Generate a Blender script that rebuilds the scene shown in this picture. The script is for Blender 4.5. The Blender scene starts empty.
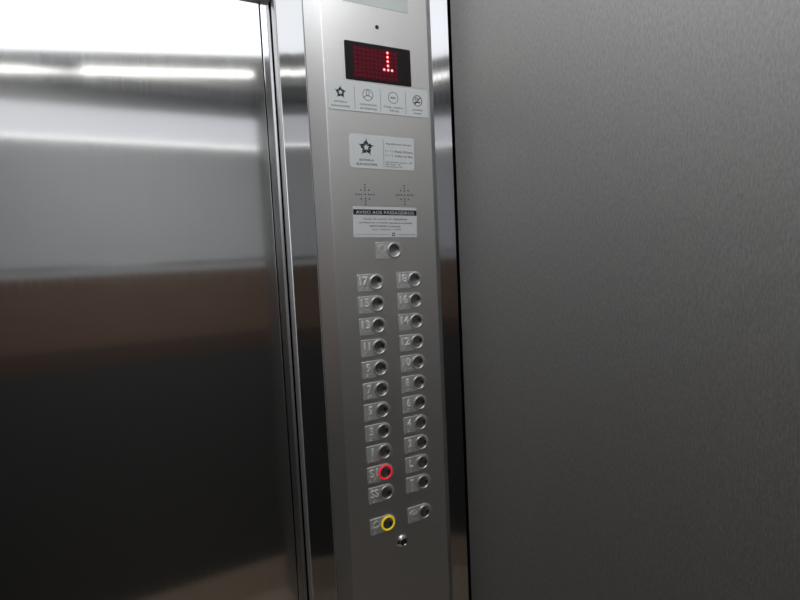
import bpy, bmesh, math
from mathutils import Vector, Matrix

S = bpy.context.scene
COL = S.collection
PI = math.pi
Z0 = 1.55            # height of the first row of buttons above the cab floor
MM = 0.001

# ------------------------------------------------------------------ materials
def mat(name, color, metallic=0.0, rough=0.5, emit=None, strength=0.0, coat=0.0, spec=None):
    m = bpy.data.materials.new(name); m.use_nodes = True
    b = m.node_tree.nodes['Principled BSDF']
    b.inputs['Base Color'].default_value = (*color, 1)
    b.inputs['Metallic'].default_value = metallic
    b.inputs['Roughness'].default_value = rough
    if spec is not None: b.inputs['Specular IOR Level'].default_value = spec
    if coat:
        b.inputs['Coat Weight'].default_value = coat
        b.inputs['Coat Roughness'].default_value = 0.06
    if emit:
        b.inputs['Emission Color'].default_value = (*emit, 1)
        b.inputs['Emission Strength'].default_value = strength
    return m

def brushed(name, color, rough, stretch, bump=0.05, rvar=0.04, cvar=0.04, scale=1.0, metallic=1.0, dist=0.0004):
    """Steel with a fine grain drawn out along one axis: object coordinates scaled by stretch."""
    m = mat(name, color, metallic, rough); nt = m.node_tree; N = nt.nodes; L = nt.links
    b = N['Principled BSDF']
    tc = N.new('ShaderNodeTexCoord'); mp = N.new('ShaderNodeMapping')
    mp.inputs['Scale'].default_value = stretch
    L.new(tc.outputs['Object'], mp.inputs['Vector'])
    n = N.new('ShaderNodeTexNoise'); n.inputs['Scale'].default_value = scale
    n.inputs['Detail'].default_value = 4; n.inputs['Roughness'].default_value = 0.6
    L.new(mp.outputs['Vector'], n.inputs['Vector'])
    r = N.new('ShaderNodeMapRange')
    r.inputs['To Min'].default_value = max(0.02, rough - rvar); r.inputs['To Max'].default_value = rough + rvar
    r.inputs['From Min'].default_value = 0.25; r.inputs['From Max'].default_value = 0.75
    L.new(n.outputs['Fac'], r.inputs['Value']); L.new(r.outputs['Result'], b.inputs['Roughness'])
    mx = N.new('ShaderNodeMix'); mx.data_type = 'RGBA'
    mx.inputs['A'].default_value = (*[c * (1 - cvar) for c in color], 1)
    mx.inputs['B'].default_value = (*[min(1, c * (1 + cvar)) for c in color], 1)
    L.new(n.outputs['Fac'], mx.inputs['Factor']); L.new(mx.outputs['Result'], b.inputs['Base Color'])
    if bump:
        bp = N.new('ShaderNodeBump'); bp.inputs['Strength'].default_value = bump; bp.inputs['Distance'].default_value = dist
        L.new(n.outputs['Fac'], bp.inputs['Height']); L.new(bp.outputs['Normal'], b.inputs['Normal'])
    return m

M = {}
M['door']   = brushed('door steel', (0.74, 0.75, 0.76), 0.075, (700, 1, 6), bump=0.01, rvar=0.02)
M['column'] = brushed('polished column steel', (0.44, 0.45, 0.46), 0.06, (500, 1, 8), bump=0.015, rvar=0.03)
M['panel']  = brushed('panel steel', (0.93, 0.925, 0.92), 0.39, (6, 1, 900), bump=0.03, rvar=0.03)
M['front']  = brushed('front return steel', (0.46, 0.47, 0.49), 0.08, (500, 1, 6), bump=0.02, rvar=0.03)
M['linen']  = brushed('linen pattern steel', (0.46, 0.46, 0.45), 0.62, (1, 420, 150), bump=0.7, rvar=0.06, cvar=0.36)
M['rear']   = brushed('rear wall grey laminate', (0.82, 0.83, 0.84), 0.5, (30, 30, 4), bump=0.0, metallic=0.0)
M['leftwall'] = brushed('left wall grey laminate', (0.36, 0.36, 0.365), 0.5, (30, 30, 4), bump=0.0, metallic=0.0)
M['umber'] = mat('added blend brown', (0.13, 0.09, 0.068), 0, 0.5)  # half-tone for the added band that blurs the reflected panel edge
M['frieze'] = mat('backlit upper panel', (0.78, 0.78, 0.80), 0, 0.5, (0.95, 0.95, 1.0), 0.50)
M['rearlow'] = mat('charcoal laminate', (0.085, 0.085, 0.083), 0, 0.55)
M['wood']   = brushed('brown laminate', (0.25, 0.165, 0.12), 0.5, (4, 1, 60), bump=0.0, metallic=0.0, cvar=0.25)
M['floor']  = brushed('brown stone floor', (0.62, 0.50, 0.39), 0.5, (40, 40, 1), bump=0.0, metallic=0.0, cvar=0.25)
M['ceil']   = mat('grey ceiling', (0.30, 0.31, 0.31), 0, 0.6)
M['rail']   = mat('polished rail', (0.8, 0.8, 0.8), 1, 0.15)
M['white']  = mat('white ceiling paint', (0.88, 0.89, 0.89), 0, 0.5)
M['black']  = mat('black gap', (0.006, 0.006, 0.007), 0, 0.7)
M['plate']  = brushed('cast button plate steel', (0.72, 0.73, 0.72), 0.44, (300, 300, 300), bump=0.05, rvar=0.05, cvar=0.10, dist=0.0003, metallic=0.45)
M['numeral'] = mat('raised steel in lit white', (0.97, 0.98, 0.97), 0.0, 0.38)  # near-white colour stands in for light caught on the raised steel edges
M['ring']   = mat('chrome ring', (0.78, 0.79, 0.78), 0.85, 0.30)
M['cap']    = mat('polished button cap', (0.48, 0.49, 0.48), 1, 0.20)
M['bead']   = mat('worn bright edge', (0.66, 0.67, 0.68), 0.75, 0.40)
M['redring'] = mat('lit red ring', (0.75, 0.03, 0.05), 0, 0.25, (1.0, 0.015, 0.04), 0.38, coat=0.6)
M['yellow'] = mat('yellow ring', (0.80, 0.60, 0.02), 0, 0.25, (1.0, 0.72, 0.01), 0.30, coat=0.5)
M['sign']   = mat('pale silver sign', (0.88, 0.92, 0.93), 0.0, 0.42)
M['paper']  = mat('white sticker', (0.91, 0.93, 0.97), 0, 0.45)
M['ink']    = mat('black ink', (0.012, 0.012, 0.014), 0, 0.5)
M['grey']   = mat('grey ink', (0.16, 0.17, 0.18), 0, 0.5)
M['hair']   = mat('pale grey ink', (0.26, 0.28, 0.29), 0, 0.5)
M['screen'] = mat('dark display glass', (0.014, 0.009, 0.012), 0, 0.16, spec=0.3)
M['matrix'] = mat('red display filter', (0.085, 0.004, 0.012), 0, 0.3, spec=0.2)
M['dot']    = mat('unlit dot', (0.17, 0.007, 0.022), 0, 0.3, spec=0.2)
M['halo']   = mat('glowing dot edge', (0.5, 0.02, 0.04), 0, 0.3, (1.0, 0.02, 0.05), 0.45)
M['led']    = mat('lit dot', (1, 0.6, 0.6), 0, 0.3, (1.0, 0.40, 0.43), 1.1)
M['frost']  = mat('frosted light cover', (0.70, 0.76, 0.75), 0, 0.35)
M['core']   = mat('dark lock core', (0.10, 0.10, 0.105), 1, 0.2)
M['lamp']   = mat('lamp diffuser', (0.9, 0.9, 0.9), 0, 0.5, (0.97, 0.98, 1.0), 1.55)
M['lampthin'] = mat('thin lamp line', (0.9, 0.9, 0.9), 0, 0.5, (1.0, 0.99, 0.95), 1.6)
M['lampline'] = mat('lamp slot', (0.9, 0.9, 0.9), 0, 0.5, (1.0, 0.98, 0.92), 2.6)

# ------------------------------------------------------------------ geometry helpers
def obj(name, bm, m, parent=None, smooth=False, loc=None):
    me = bpy.data.meshes.new(name)
    bmesh.ops.recalc_face_normals(bm, faces=bm.faces[:])
    bm.to_mesh(me); bm.free()
    for mm_ in (m if isinstance(m, (list, tuple)) else [m]): me.materials.append(mm_)
    if smooth:
        for p in me.polygons: p.use_smooth = True
    o = bpy.data.objects.new(name, me); COL.objects.link(o)
    if parent: o.parent = parent
    if loc: o.location = loc
    return o

def empty(name, loc):
    o = bpy.data.objects.new(name, None); COL.objects.link(o); o.location = loc
    o.empty_display_size = 0.05
    return o

def tag(o, label=None, cat=None, group=None, kind=None):
    if label: o['label'] = label
    if cat: o['category'] = cat
    if group: o['group'] = group
    if kind: o['kind'] = kind
    return o

def box(bm, x0, x1, y0, y1, z0, z1):
    v = [bm.verts.new((x, y, z)) for x in (x0, x1) for y in (y0, y1) for z in (z0, z1)]
    for f in ((0,1,3,2),(4,6,7,5),(0,4,5,1),(2,3,7,6),(0,2,6,4),(1,5,7,3)):
        bm.faces.new([v[i] for i in f])
    return bm

def B(*a): return box(bmesh.new(), *a)

def prism_z(poly, z0, z1, bm=None):
    """Extrude an (x, y) outline upward."""
    bm = bm or bmesh.new()
    a = [bm.verts.new((x, y, z0)) for x, y in poly]; b = [bm.verts.new((x, y, z1)) for x, y in poly]
    n = len(poly)
    for i in range(n):
        j = (i + 1) % n
        bm.faces.new((a[i], a[j], b[j], b[i]))
    bm.faces.new(a); bm.faces.new(b)
    return bm

def prism_y(poly, y0, y1, bm=None, bevel=0.0):
    """Extrude an (x, z) outline along y; y0 is the front (nearer the camera)."""
    bm = bm or bmesh.new()
    n = len(poly)
    rings = []
    if bevel:
        cx = sum(p[0] for p in poly) / n; cz = sum(p[1] for p in poly) / n
        w = max(abs(p[0] - cx) for p in poly); h = max(abs(p[1] - cz) for p in poly)
        sx, sz = 1 - bevel / w, 1 - bevel / h
        rings.append([bm.verts.new((cx + (x - cx) * sx, y0, cz + (z - cz) * sz)) for x, z in poly])
        rings.append([bm.verts.new((x, y0 + bevel, z)) for x, z in poly])
    else:
        rings.append([bm.verts.new((x, y0, z)) for x, z in poly])
    rings.append([bm.verts.new((x, y1, z)) for x, z in poly])
    for a, b in zip(rings, rings[1:]):
        for i in range(n):
            j = (i + 1) % n
            bm.faces.new((a[i], a[j], b[j], b[i]))
    bm.faces.new(rings[0]); bm.faces.new(rings[-1])
    return bm

def rrect(x0, x1, z0, z1, r, corners=(1, 1, 1, 1), seg=6):
    """Rounded rectangle outline; corners = lower-left, lower-right, upper-right, upper-left."""
    p = []
    for k, (cx, cz, a0) in enumerate(((x0, z0, PI), (x1, z0, 1.5*PI), (x1, z1, 0), (x0, z1, .5*PI))):
        rr = r * corners[k]
        if rr <= 0: p.append((cx, cz)); continue
        ox = cx + rr if cx == x0 else cx - rr; oz = cz + rr if cz == z0 else cz - rr
        for i in range(seg + 1):
            a = a0 + .5*PI*i/seg
            p.append((ox + rr*math.cos(a), oz + rr*math.sin(a)))
    return p

def circle(cx, cz, r, n=24, a0=0): return [(cx + r*math.cos(a0 + 2*PI*i/n), cz + r*math.sin(a0 + 2*PI*i/n)) for i in range(n)]

def disc(bm, cx, cz, r, y0, y1, n=16): return prism_y(circle(cx, cz, r, n), y0, y1, bm)

def annulus(bm, cx, cz, r0, r1, y0, y1, n=32):
    o0 = [bm.verts.new((x, y0, z)) for x, z in circle(cx, cz, r1, n)]; i0 = [bm.verts.new((x, y0, z)) for x, z in circle(cx, cz, r0, n)]
    o1 = [bm.verts.new((x, y1, z)) for x, z in circle(cx, cz, r1, n)]; i1 = [bm.verts.new((x, y1, z)) for x, z in circle(cx, cz, r0, n)]
    for i in range(n):
        j = (i + 1) % n
        for q in ((o0[i], o0[j], i0[j], i0[i]), (o0[i], o1[i], o1[j], o0[j]), (i0[i], i0[j], i1[j], i1[i]), (o1[i], i1[i], i1[j], o1[j])):
            bm.faces.new(q)
    return bm

def lathe(prof, cx=0, cz=0, n=40, bm=None):
    """Revolve (radius, y) points about the y axis through (cx, cz)."""
    bm = bm or bmesh.new(); rings = []
    for r, y in prof:
        if r < 1e-7: rings.append([bm.verts.new((cx, y, cz))])
        else: rings.append([bm.verts.new((cx + r*math.cos(2*PI*i/n), y, cz + r*math.sin(2*PI*i/n))) for i in range(n)])
    for a, b in zip(rings, rings[1:]):
        for i in range(n):
            j = (i + 1) % n
            if len(a) == 1 and len(b) == 1: continue
            if len(a) == 1: bm.faces.new((a[0], b[j], b[i]))
            elif len(b) == 1: bm.faces.new((a[i], a[j], b[0]))
            else: bm.faces.new((a[i], a[j], b[j], b[i]))
    return bm

def stroke(bm, pts, w, y0, y1, closed=False):
    """A flat line of width w through (x, z) points, as short bars."""
    ps = list(pts) + ([pts[0]] if closed else [])
    for (x0, z0), (x1, z1) in zip(ps, ps[1:]):
        d = math.hypot(x1 - x0, z1 - z0)
        if d < 1e-9: continue
        ux, uz = (x1 - x0)/d, (z1 - z0)/d; nx, nz = -uz*w/2, ux*w/2; ex, ez = ux*w*.3, uz*w*.3
        prism_y([(x0-ex+nx, z0-ez+nz), (x0-ex-nx, z0-ez-nz), (x1+ex-nx, z1+ez-nz), (x1+ex+nx, z1+ez+nz)], y0, y1, bm)
    return bm

def text(bm, s, cx, cz, w, h, y, depth=0.00008, bold=0.0, relief=0.0):
    """Set a word as solid letters facing the cab: centred at (cx, cz), fitted to width w and cap height h; y is the front."""
    cu = bpy.data.curves.new('letters', 'FONT'); cu.body = s; cu.size = 1.0
    cu.offset = bold; cu.resolution_u = 3; cu.extrude = 0.5
    if relief: cu.extrude = .02; cu.bevel_depth = relief; cu.bevel_resolution = 1
    t = bpy.data.objects.new('letters', cu); COL.objects.link(t)
    dg = bpy.context.evaluated_depsgraph_get(); dg.update()
    me = bpy.data.meshes.new_from_object(t.evaluated_get(dg))
    bpy.data.objects.remove(t); bpy.data.curves.remove(cu)
    xs = [v.co.x for v in me.vertices]; x0, x1 = min(xs), max(xs)
    cap = 0.72
    k = h / cap; kx = (w / (x1 - x0)) if w else k
    for v in me.vertices:
        x, yy, z = v.co
        if relief: z = z/(relief + .02)*.5
        v.co = (cx + (x - (x0 + x1)/2)*kx, y + depth*(0.5 - z), cz + (yy - cap/2)*k)
    tmp = bmesh.new(); tmp.from_mesh(me); bpy.data.meshes.remove(me)
    # join
    vm = {}
    for v in tmp.verts: vm[v] = bm.verts.new(v.co)
    for f in tmp.faces:
        try: bm.faces.new([vm[v] for v in f.verts])
        except ValueError: pass
    tmp.free()
    return bm

def bevel_mod(o, w, seg=2, angle=30):
    m = o.modifiers.new('soft edges', 'BEVEL'); m.width = w; m.segments = seg; m.limit_method = 'ANGLE'; m.angle_limit = math.radians(angle)
    m.harden_normals = False
    for p in o.data.polygons: p.use_smooth = False
    return o

# ------------------------------------------------------------------ the cab (setting)
XL, XR, YR, ZC = -1.02, 0.187, -1.46, 2.30
def struct(name, bm, m, parent=None):
    o = obj(name, bm, m, parent)
    if not parent: o['kind'] = 'structure'
    return o

struct('floor', B(XL - .05, XR + .12, YR - .05, 0.16, -0.05, 0), M['floor'])
ceil = struct('ceiling', B(XL - .05, XR + .12, YR - .05, 0.16, ZC, ZC + .05), M['ceil'])
lamp = struct('light_diffuser', prism_z([(-0.76, -1.10), (0.15, -0.82), (0.15, -0.06), (-0.76, -0.06)], ZC - .012, ZC - .002), M['lamp'], ceil)
struct('light_slot', prism_z([(-0.95, -1.362), (0.085, -1.056), (0.085, -1.034), (-0.95, -1.340)], ZC - .014, ZC - .002), M['lampline'], ceil)
struct('cross_rail', B(XL, XR, -1.212, -1.198, ZC - .014, ZC), M['white'], ceil)
struct('rear_recess', B(XL, XR, YR, -1.214, ZC - .002, ZC + .001), M['ceil'], ceil)
struct('ceiling_panel', B(XL, XR, -1.198, 0.05, ZC - .002, ZC + .001), M['white'], ceil)

wr = struct('wall_rear', B(XL - .05, XR + .05, YR - .04, YR, 1.57, ZC), M['rear'])
struct('lower_panel', B(XL - .05, XR + .05, YR - .04, YR, 0.0, 1.20), M['rearlow'], wr)
struct('middle_panel', B(XL - .05, XR + .05, YR - .04, YR, 1.28, 1.57), M['wood'], wr)
struct('added_blend_band', B(XL - .05, XR + .05, YR - .04, YR, 1.20, 1.28), M['umber'], wr)  # added step, makes the brown panel's lower edge fade in the door reflection
struct('base_panel', B(XL, XR, YR, YR + .004, 0.0, 0.165), M['floor'], wr)
struct('frieze', B(XL, XR, YR, YR + .004, 2.110, 2.235), M['frieze'], wr)
def rail(name, z, r):
    bm = bmesh.new(); n = 16
    a = [bm.verts.new((XL, YR + r + .004 + r*math.cos(2*PI*i/n), z + r*math.sin(2*PI*i/n))) for i in range(n)]
    b = [bm.verts.new((XR, v.co.y, v.co.z)) for v in a]
    for i in range(n): bm.faces.new((a[i], a[(i+1) % n], b[(i+1) % n], b[i]))
    bm.faces.new(a); bm.faces.new(b)
    o = struct(name, bm, M['rail'], wr)
    for p in o.data.polygons: p.use_smooth = len(p.vertices) == 4
struct('light_line', B(XL, XR, YR, YR + .006, 2.104, 2.111), M['lampthin'], wr)
rail('middle_rail', 1.607, .004)
wl = struct('wall_left', B(XL - .05, XL, YR, 0.10, 1.57, ZC), M['leftwall'])
struct('lower_panel', B(XL - .05, XL, YR, 0.10, 0.0, 1.20), M['rearlow'], wl)
struct('middle_panel', B(XL - .05, XL, YR, 0.10, 1.20, 1.57), M['wood'], wl)

# right wall: a linen-patterned sheet that stops just short of the front wall
r = struct('wall_right', B(XR, XR + .035, YR, 0.001, 0, ZC), M['linen'])
bevel_mod(r, 0.001)

# front wall: the narrow return beside the panel, its recess, and the lintel over the door
wf = struct('wall_front', prism_z([(0.140, 0.0290), (0.1880, 0.0115), (0.1890, 0.0125), (0.1890, 0.085), (0.140, 0.085)], 0, ZC), M['front'])
bevel_mod(wf, 0.0015)
struct('corner_recess', B(0.1890, 0.28, 0.075, 0.085, 0, ZC), M['black'], wf)
struct('recess_side', B(0.262, 0.28, 0.002, 0.075, 0, ZC), M['black'], wf)
struct('lintel', B(XL, -0.150, 0.040, 0.085, 2.0385, ZC), M['rear'], wf)
struct('back_sheet', B(XL - .05, 0.28, 0.09, 0.11, 0, ZC), M['black'], wf)

# door: the wide leaf and the narrow closing strip beside it
dr = struct('door_1', B(-0.99, -0.1680, 0.055, 0.080, 0.008, 2.0395), M['door'])
bevel_mod(dr, 0.0012)
es = struct('edge_strip', B(-0.1665, -0.106, 0.055, 0.080, 0.008, 2.0395), M['door'], dr)
bevel_mod(es, 0.0012)

# polished column between door and panel: a slightly folded sheet with a rounded outer edge
pts = []
R_ = 0.0030
for i in range(9):
    a = PI + .46*PI*i/8
    pts.append((-0.1492 + R_ + R_*math.cos(a), 0.0293 + R_ + R_*math.sin(a)))
pts += [(-0.1290, 0.0274)]
for i in range(5):
    a = -.54*PI + .54*PI*i/4
    pts.append((-0.1029 + .0006*math.cos(a), 0.0246 + .0006*math.sin(a)))
pts += [(-0.1023, 0.0490), (-0.1492, 0.0490)]
cl = obj('trim_1', prism_z(pts, 0, ZC), M['column'])
cl['kind'] = 'structure'
for bx_, by_ in ((-0.1487, 0.0300), (-0.1026, 0.0238)):
    struct('worn_edge', prism_z([(bx_ + .0008*math.cos(2*PI*i/10), by_ + .0008*math.sin(2*PI*i/10)) for i in range(10)], 0, ZC), M['bead'], cl)
me = cl.data
me.materials.append(M['bead'])
for p in me.polygons:
    p.use_smooth = abs(p.normal.z) < .5 and abs(p.normal.y) < .985
    if p.use_smooth and p.center.x < -.14: p.material_index = 1

# ------------------------------------------------------------------ the control panel
cp = empty('control_panel', (0.027, 0.0, 0.0))
tag(cp, 'tall brushed steel lift control panel with two columns of round buttons', 'control panel')
def part(name, bm, m, parent=cp, smooth=False, label=None):
    """Meshes are modelled about the first left-hand button; shift them into the panel's own space."""
    base = parent
    off = Vector((0, 0, 0))
    while base is not None:
        off += base.location; base = base.parent
    bmesh.ops.translate(bm, verts=bm.verts[:], vec=Vector((0, 0, Z0)) - off)
    o = obj(name, bm, m, parent, smooth)
    if label: o['label'] = label
    return o

d = 0.0232
fp = prism_z([(-0.0785 - d, d), (-0.0785, 0), (0.1318, 0), (0.1318 + d, d)], -Z0, ZC - Z0)
fp = part('faceplate', fp, M['panel'])
bevel_mod(fp, 0.0005, 1)

# emergency light cover at the top of the frame
part('light_cover', prism_y(rrect(-.0385, .0922, .4875, .560, .002), -.0005, .002, bevel=.0003), M['frost'])
# small dark sensor hole under it
lens = part('sensor', lathe([(.0036, .001), (.0036, -.0006), (.0029, -.0008), (.0024, -.0004), (0, -.0002)], .0265, .4530, 24), M['ink'])

# floor display
ds = part('floor_display', prism_y(rrect(-.0390, .0922, .3566, .4221, .0028), -.0016, .002, bevel=.0005), M['screen'], label='dark floor display with a red dot 1')
c0, p0, r0, q0 = .0442, .00795, .4104, .0075
part('dot_filter', B(-.0232, .0640, -.0018, -.0015, .3606, .4150), M['matrix'], ds)
lit = {(0,0),(0,1),(0,2),(0,3),(-1,4),(0,4),(1,4)}
bm = bmesh.new()
for k in range(-8, 3):
    for j in range(0, 7):
        if (k, j) not in lit: prism_y(rrect(c0+k*p0-.0027, c0+k*p0+.0027, r0-j*q0-.0025, r0-j*q0+.0025, .0012, seg=2), -.0021, -.0017, bm)
part('unlit_dots', bm, M['dot'], ds)
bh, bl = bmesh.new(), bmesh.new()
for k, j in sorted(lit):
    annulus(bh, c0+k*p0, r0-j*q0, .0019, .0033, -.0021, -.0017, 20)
    lathe([(.0020, -.0017), (.0018, -.0024), (.0010, -.0027), (0, -.0028)], c0+k*p0, r0-j*q0, 16, bl)
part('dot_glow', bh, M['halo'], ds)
part('lit_dots', bl, M['led'], ds, True, label='glowing red dots forming a 1')

# loudspeaker perforations: a cross of small holes with four more between its arms
for cx in (-.0133, .0676):
    bm = bmesh.new(); cz = .1577
    hs = [(0, 0)] + [(s*a, 0) for a in (.0072, .0123, .0173) for s in (1, -1)] + [(0, s*a) for a in (.0072, .0123, .0173) for s in (1, -1)]
    hs += [(sx*.0080, sz*.0080) for sx in (1, -1) for sz in (1, -1)]
    for x, z in hs: lathe([(.0013, .0004), (.0013, -.00012), (.0010, -.00012), (0, -.00005)], cx + x, cz + z, 12, bm)
    part('speaker_holes', bm, M['black'])

# ---- buttons
BR = {'1': '1', '2': '12', '3': '14', '4': '145', '5': '15', '6': '124', '7': '1245', '8': '125', '9': '24', '0': '245', '#': '3456', 'S': '234', 'L': '123', 'T': '2345', 'a': '1', 'b': '12', 'f': '124'}
def braille(bm, s, x, z):
    for i, ch in enumerate(s):
        for dd in BR[ch]:
            n = int(dd) - 1
            px = x + i*.0056 + (n // 3)*.0023; pz = z - (n % 3)*.0023
            lathe([(.00085, -.0017), (.00072, -.0024), (.00045, -.0028), (0, -.0029)], px, pz, 8, bm)
    return bm

PLATE = [(-.0380 + .002, -.0156)]
def plate_outline(r=.0156, xl=-.0380, rc=.0018):
    p = []
    for i in range(21):
        a = -.5*PI + PI*i/20
        p.append((r*math.cos(a), r*math.sin(a)))
    for ox, oz, a0 in ((xl + rc, r - rc, .5*PI), (xl + rc, -r + rc, PI)):
        for i in range(5):
            a = a0 + .5*PI*i/4
            p.append((ox + rc*math.cos(a), oz + rc*math.sin(a)))
    return p
def plate_bm():
    """The cast plate: a thin raised sheet with a round opening for the button."""
    bm = bmesh.new(); e = []; out = plate_outline(); hole = circle(-.0014, 0, .0143, 40)
    k = .965
    front = [bm.verts.new((x*k - .0004, -.0018, z*k)) for x, z in out]
    mid = [bm.verts.new((x, -.0012, z)) for x, z in out]; back = [bm.verts.new((x, .0008, z)) for x, z in out]
    hf = [bm.verts.new((x, -.0018, z)) for x, z in hole]; hb = [bm.verts.new((x, .0008, z)) for x, z in hole]
    for A, Bk in ((front, mid), (mid, back), (hf, hb)):
        for i in range(len(A)):
            j = (i + 1) % len(A)
            bm.faces.new((A[i], A[j], Bk[j], Bk[i]))
    for ring in (front, hf):
        for i in range(len(ring)): e.append(bm.edges.get((ring[i], ring[(i + 1) % len(ring)])))
    bmesh.ops.triangle_fill(bm, use_beauty=True, edges=e)
    return bm
RING = [(.0141, .0), (.0141, -.0028), (.0139, -.0038), (.0134, -.0044), (.0127, -.0047), (.0119, -.0046), (.0111, -.0040), (.0106, -.0031), (.0104, -.0024)]
WIDE = [(.0144, .0), (.0144, -.0030), (.0140, -.0041), (.0133, -.0046), (.0122, -.0045), (.0113, -.0038), (.0107, -.0026), (.0106, -.0016)]
def dish(n=14, R=.0106, dep=.0026, y=-.0029):
    p = []
    for i in range(0, n + 1):
        t = 1 - i/n
        p.append((R*t, y + dep*(1 - t*t)))
    return p

PITCH, CX = .040, .0811
def make_button(name, label, ring_m, x, z):
    b = bpy.data.objects.new(name, ME['plate']); COL.objects.link(b); b.parent = cp
    b.location = (x - cp.location.x, 0, Z0 + z - .0014); b['label'] = label
    for nm, me_ in (('ring', ME['ring_' + ring_m]), ('push_cap', ME['cap' if ring_m == 'ring' else 'small_cap'])):
        c = bpy.data.objects.new(nm, me_); COL.objects.link(c); c.parent = b; c.location = (-.0014, 0, 0)
        if nm == 'ring' and ring_m != 'ring': c['label'] = {'redring': 'lit red ring', 'yellow': 'yellow ring'}[ring_m]
    return b
def tomesh(name, bm, m, smooth=True, sharp=None):
    me = bpy.data.meshes.new(name); bmesh.ops.recalc_face_normals(bm, faces=bm.faces[:]); bm.to_mesh(me); bm.free()
    me.materials.append(m)
    for p in me.polygons: p.use_smooth = smooth
    return me
ME = {'plate': tomesh('button_plate', plate_bm(), M['plate'], False), 'cap': tomesh('push_cap', lathe(dish(), n=48), M['cap']), 'small_cap': tomesh('push_cap', lathe(dish(R=.0107, dep=.0022, y=-.0026), n=48), M['cap'])}
for k in ('ring', 'redring', 'yellow'): ME['ring_' + k] = tomesh('ring', lathe(RING if k == 'ring' else WIDE, n=48), M[k])

def numeral(b, s, brl):
    bm = bmesh.new()
    w = {1: .0075, 2: .0165}[len(s)]
    if s == '1': w = .0042
    if s == '11': w = .0120
    text(bm, s, -.0262, .0040, w, .0150, -.0038, depth=.0028, bold=-.018, relief=.045)
    me_ = tomesh('numeral', bm, M['numeral'], False)
    o = bpy.data.objects.new('numeral', me_); COL.objects.link(o); o.parent = b
    bm = braille(bmesh.new(), brl, -.0262 - .0056*(len(brl) - 1)/2 - .00115, -.0078)
    o = bpy.data.objects.new('braille_dots', tomesh('braille_dots', bm, M['numeral'])); COL.objects.link(o); o.parent = b

left = ['17', '15', '13', '11', '9', '7', '5', '3', '1', 'S1', 'SS']
right = ['18', '16', '14', '12', '10', '8', '6', '4', '2', 'L', 'T']
for col, (x, names) in enumerate(((0, left), (CX, right))):
    for i, s in enumerate(names):
        if s == 'S1': lab = 'button plate embossed S1 with a red lit ring'
        else: lab = 'button plate embossed %s in the %s column' % (s, ('left', 'right')[col])
        b = make_button('floor_button', lab, 'redring' if s == 'S1' else 'ring', x, -PITCH*i)
        brl = {'S1': 'S#1', 'SS': 'SS', 'L': 'L', 'T': 'T'}.get(s, '#' + s)
        numeral(b, s, brl)

def symbol(b, bm):
    o = bpy.data.objects.new('symbol', tomesh('symbol', bm, M['numeral'], False)); COL.objects.link(o); o.parent = b

zl = -PITCH*(10 + 1.521)
# alarm: a bell
b = make_button('alarm_button', 'alarm button with a yellow ring, lowest on the left', 'yellow', 0, zl)
bm = bmesh.new()
bell = [(-.0342, -.0012), (-.0330, .0004), (-.0322, .0050), (-.0300, .0082), (-.0262, .0094), (-.0224, .0082), (-.0202, .0050), (-.0194, .0004), (-.0182, -.0012)]
stroke(bm, bell, .0016, -.0030, -.0016, True)
disc(bm, -.0262, -.0026, .0016, -.0030, -.0016, 12); disc(bm, -.0262, .0108, .0012, -.0030, -.0016, 12)
symbol(b, bm)
o = bpy.data.objects.new('braille_dots', tomesh('braille_dots', braille(bmesh.new(), 'La', -.0300, -.0078), M['numeral'])); COL.objects.link(o); o.parent = b
# door opening: two arrows either side of a bar
b = make_button('door_button', 'door opening button with arrows, lowest on the right', 'ring', CX, zl)
bm = bmesh.new()
stroke(bm, [(-.0285, .0090), (-.0345, .0042), (-.0285, -.0006)], .0018, -.0030, -.0016, True)
stroke(bm, [(-.0239, .0090), (-.0179, .0042), (-.0239, -.0006)], .0018, -.0030, -.0016, True)
stroke(bm, [(-.0262, .0098), (-.0262, -.0012)], .0014, -.0030, -.0016)
symbol(b, bm)
o = bpy.data.objects.new('braille_dots', tomesh('braille_dots', braille(bmesh.new(), 'ba', -.0300, -.0078), M['numeral'])); COL.objects.link(o); o.parent = b
# intercom: a handset in a circle
b = make_button('intercom_button', 'intercom button alone under the notice sticker', 'ring', .0402, .0572)
bm = bmesh.new()
annulus(bm, -.0262, .0040, .0058, .0070, -.0030, -.0016, 28)
stroke(bm, [(-.0262 + .0036*math.cos(a), .0048 + .0036*math.sin(a)) for a in [PI*(0.95 + .85*i/8) for i in range(9)]], .0015, -.0030, -.0016)
disc(bm, -.0296, .0058, .0012, -.0030, -.0016, 10); disc(bm, -.0236, .0022, .0012, -.0030, -.0016, 10)
symbol(b, bm)
o = bpy.data.objects.new('braille_dots', tomesh('braille_dots', braille(bmesh.new(), 'baf', -.0330, -.0078), M['numeral'])); COL.objects.link(o); o.parent = b

# key switch
ks = part('key_switch', lathe([(.0128, .001), (.0128, -.0008), (.0121, -.0016), (.0084, -.0056), (.0072, -.0062), (.0062, -.0058), (.0060, .001)], .0290, -.5085, 40), M['rail'], smooth=True)
kc = lathe([(.0058, .001), (.0058, -.0040), (.0052, -.0048), (.0036, -.0050), (0, -.0050)], .0290, -.5085, 32)
kc = part('lock_core', kc, M['core'], ks, True)
part('keyway', B(.0284, .0296, -.0053, -.0049, -.5118, -.5052), M['rail'], ks)

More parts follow.
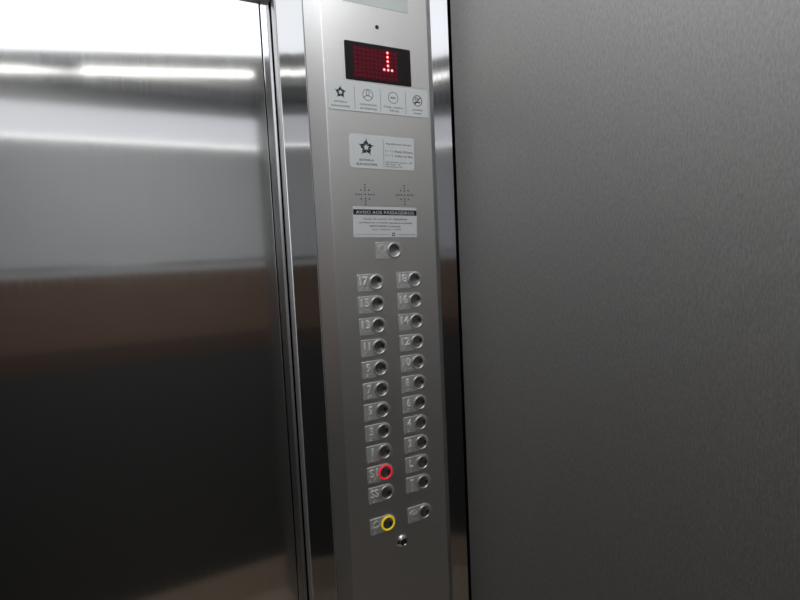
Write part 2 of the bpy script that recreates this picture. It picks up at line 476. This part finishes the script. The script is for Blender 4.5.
# ------------------------------------------------------------------ stickers on the panel
def star_poly(cx, cz, R, rot=0.0):
    """Five bent blades round an open five-pointed centre."""
    out = []
    for k in range(5):
        a = PI/2 + 2*PI*k/5 + rot
        P = lambda r, da: (cx + r*R*math.cos(a + da), cz + r*R*math.sin(a + da))
        out.append([P(1.06, -.06), P(.72, .06), P(.64, .26), P(.58, .60), P(.20, .628), P(.38, .02), P(.60, -.02)])
        out.append([P(.90, -.08), P(.56, -.03), P(.36, -.03), P(.19, -.60), P(.48, -.56), P(.58, -.34), P(.70, -.14)])
    return out
def add_star(bm, cx, cz, R, y):
    for poly in star_poly(cx, cz, R): prism_y(poly, y, y + .00012, bm)
    return bm

def sticker(name, label, x, z, tilt=0.0):
    """Children are modelled about (x, z) on the panel; returns the root and a function that adds a part."""
    root = empty(name, (x, -.00005, Z0 + z)); root.rotation_euler = (0, tilt, 0)
    tag(root, label, 'sign')
    def add(nm, bm, m, lab=None):
        o = obj(nm, bm, m, root)
        if lab: o['label'] = lab
        return o
    return root, add

# capacity strip under the display
x0, x1, z0, z1 = -.0737, .1262, .3025, .3527
cx, cz = (x0+x1)/2, (z0+z1)/2
root, add = sticker('capacity_sign', 'wide pale sign with four pictograms directly under the red display', cx, cz)
add('sign_plate', prism_y(rrect(x0-cx, x1-cx, z0-cz, z1-cz, .0045, (1, .3, .6, .5)), -.0011, 0.0, bevel=.0003), M['sign'])
bm = bmesh.new(); Y = -.00125
for xv in (-.0246, .0262, .0782):
    bm = bmesh.new(); prism_y([(xv-.00035-cx, .3060-cz), (xv+.00035-cx, .3060-cz), (xv+.00035-cx, .3455-cz), (xv-.00035-cx, .3455-cz)], Y, Y+.0002, bm)
    add('dividing_line', bm, M['hair'])
bm = add_star(bmesh.new(), -.0510-cx, .3325-cz, .0118, Y)
add('star_emblem', bm, M['ink'])
bm = bmesh.new()
# person in a circle
ex, ez = .0013-cx, .3330-cz
annulus(bm, ex, ez, .0094, .0102, Y, Y+.0002)
stroke(bm, [(ex + .0030*math.cos(t), ez + .0032 + .0046*math.sin(t)) for t in [2*PI*i/16 for i in range(16)]], .0008, Y, Y+.0002, True)
stroke(bm, [(ex - .0078, ez - .0062), (ex - .0062, ez - .0035), (ex - .0030, ez - .0018), (ex, ez - .0013), (ex + .0030, ez - .0018), (ex + .0062, ez - .0035), (ex + .0078, ez - .0062)], .0009, Y, Y+.0002)
add('person_pictogram', bm, M['ink'], 'person in a circle')
# weight in a circle
bm = bmesh.new()
ex, ez = .0524-cx, .3328-cz
annulus(bm, ex, ez, .0094, .0102, Y, Y+.0002)
text(bm, 'MAX', ex, ez, .0105, .0030, Y, depth=.0002, bold=.025)
add('load_pictogram', bm, M['ink'], 'small word in a circle')
# no smoking
bm = bmesh.new()
ex, ez = .1036-cx, .3322-cz
annulus(bm, ex, ez, .0090, .0102, Y, Y+.0002)
stroke(bm, [(ex - .0066, ez - .0066), (ex + .0066, ez + .0066)], .0018, Y, Y+.0002)
stroke(bm, [(ex - .0055, ez - .0028), (ex + .0058, ez - .0028)], .0020, Y, Y+.0002)
stroke(bm, [(ex - .0052, ez + .0008), (ex - .0040, ez + .0034), (ex - .0052, ez + .0052), (ex - .0030, ez + .0066)], .0012, Y, Y+.0002)
stroke(bm, [(ex - .0015, ez + .0018), (ex - .0002, ez + .0040), (ex - .0015, ez + .0060)], .0012, Y, Y+.0002)
add('smoking_pictogram', bm, M['ink'], 'crossed-out cigarette in a circle')
bm = bmesh.new()
for (s, tx, tz, w, h) in (('ESTRELA', -.0512, .3166, .0240, .0026), ('ELEVADORES', -.0515, .3092, .0340, .0030),
                          ('CAPACIDADE', .0010, .3158, .0330, .0028), ('06 PESSOAS', .0012, .3090, .0330, .0030),
                          ('Carga m\u00e1xima', .0522, .3160, .0400, .0030), ('420 kg', .0530, .3100, .0190, .0032),
                          ('proibido', .1032, .3158, .0210, .0030), ('fumar', .1036, .3094, .0165, .0032)):
    text(bm, s, tx-cx, tz-cz, w, h, Y, depth=.0002, bold=.010)
add('printed_text', bm, M['grey'])

# maintenance sign with star
x0, x1, z0, z1 = -.0396, .0915, .2034, .2626
cx, cz = (x0+x1)/2, (z0+z1)/2
root, add = sticker('service_sign', 'small pale sign with one large black star above the speaker holes', cx, cz, math.radians(.75))
add('sign_plate', prism_y(rrect(x0-cx, x1-cx, z0-cz, z1-cz, .006, (1, .25, .25, .7)), -.0010, 0.0, bevel=.0003), M['sign'])
Y = -.00115; bm = bmesh.new()
prism_y([(.0270-cx, .2065-cz), (.0276-cx, .2065-cz), (.0276-cx, .2575-cz), (.0270-cx, .2575-cz)], Y, Y+.0002, bm)
add('dividing_line', bm, M['hair'])
add('star_emblem', add_star(bmesh.new(), -.0070-cx, .2405-cz, .0165, Y), M['ink'])
bm = bmesh.new()
for (s, tx, tz, w, h) in (('ESTRELA', -.0070, .2184, .0280, .0034), ('ELEVADORES', -.0068, .2110, .0410, .0036)):
    text(bm, s, tx-cx, tz-cz, w, h, Y, depth=.0002, bold=.02)
add('maker_text', bm, M['grey'])
bm = bmesh.new()
for (s, tx, tz, w, h) in (('Atendimento t\u00e9cnico', .0592, .2502, .0540, .0030), ('( 1 1 )', .0385, .2372, .0150, .0036), ('( 1 1 )', .0385, .2295, .0150, .0036),
                          ('Plant\u00e3o 24 horas', .0690, .2369, .0380, .0040), ('todos os dias', .0690, .2291, .0380, .0040),
                          ('Rua Estrela, Centro - SP', .0590, .2172, .0550, .0024), ('S\u00e3o Paulo - SP', .0465, .2132, .0310, .0024), ('atendimento 24 h', .0485, .2092, .0350, .0024)):
    text(bm, s, tx-cx, tz-cz, w, h, Y, depth=.0002, bold=.012)
add('printed_text', bm, M['grey'])

# notice to passengers
x0, x1, z0, z1 = -.0395, .0912, .0800, .1350
cx, cz = (x0+x1)/2, (z0+z1)/2
root, add = sticker('notice_sticker', 'white sticker headed AVISO AOS PASSAGEIROS on a black band', cx, cz, math.radians(1.25))
add('sticker_sheet', prism_y(rrect(x0-cx, x1-cx, z0-cz, z1-cz, .0022), -.0006, 0.0, bevel=.0002), M['paper'])
Y = -.00075
add('black_band', B(x0-cx+.0004, x1-cx-.0004, Y, Y+.0002, .1206-cz, .1302-cz), M['ink'])
add('heading', text(bmesh.new(), 'AVISO AOS PASSAGEIROS', .0256-cx, .1253-cz, .1190, .0056, Y-.0001, depth=.0002, bold=.0), M['paper'])
bm = bmesh.new()
for (s, tx, tz, w, h, bo) in (('Antes de entrar no', .0090, .1136, .0580, .0028, 0), ('ELEVADOR', .0560, .1132, .0290, .0028, .02),
                          ('verifique se o mesmo', .0010, .1070, .0600, .0028, 0), ('encontra-se parado', .0570, .1066, .0480, .0028, .012),
                          ('NESTE ANDAR', .0100, .1004, .0350, .0028, .01), ('(Lei Municipal)', .0428, .1002, .0250, .0028, .005), ('Lei n\u00ba 9.502 de 11.03.97', .0270, .0946, .0600, .0026, 0)):
    text(bm, s, tx-cx, tz-cz, w, h, Y, depth=.0002, bold=bo+.010)
add('printed_text', bm, M['grey'])
bm = bmesh.new()
text(bm, 'ELEVADORES', .0690-cx, .0852-cz, .0370, .0022, Y, depth=.0002)
rl = bmesh.new()
prism_y([(x0-cx+.004, .0852-cz), (.0320-cx, .0852-cz), (.0320-cx, .0857-cz), (x0-cx+.004, .0857-cz)], Y, Y+.0002, rl)
add('maker_text', bm, M['grey']); add('ruled_line', rl, M['hair'])
bm = bmesh.new()
stroke(bm, [(.0383-cx, .0830-cz), (.0383-cx, .0876-cz), (.0428-cx, .0876-cz), (.0436-cx, .0853-cz), (.0428-cx, .0830-cz)], .0013, Y, Y+.0002, True)
add('emblem', bm, M['ink'])

# ------------------------------------------------------------------ camera
yaw, pit, rol = 0.49044, -0.08733, -0.04621
f = Vector((math.sin(yaw)*math.cos(pit), math.cos(yaw)*math.cos(pit), math.sin(pit)))
rr = Vector((math.cos(yaw), -math.sin(yaw), 0)); uu = rr.cross(f)
r2 = rr*math.cos(rol) + uu*math.sin(rol); u2 = -rr*math.sin(rol) + uu*math.cos(rol)
cam = bpy.data.cameras.new('camera'); co = bpy.data.objects.new('camera', cam); COL.objects.link(co)
mx = Matrix((( r2.x, u2.x, -f.x, -0.41279), (r2.y, u2.y, -f.y, -0.86252), (r2.z, u2.z, -f.z, Z0 + 0.04747), (0, 0, 0, 1)))
co.matrix_world = mx
cam.sensor_fit = 'HORIZONTAL'; cam.sensor_width = 36.0; cam.lens = 520.0/800*36.0
cam.clip_start = 0.02
S.camera = co

w = bpy.data.worlds.new('world'); S.world = w; w.use_nodes = True
w.node_tree.nodes['Background'].inputs['Color'].default_value = (0.02, 0.02, 0.02, 1)

S.view_settings.view_transform = 'Standard'; S.view_settings.look = 'None'
S.view_settings.exposure = 0.25; S.view_settings.gamma = 1.0; S.view_settings.use_curve_mapping = False
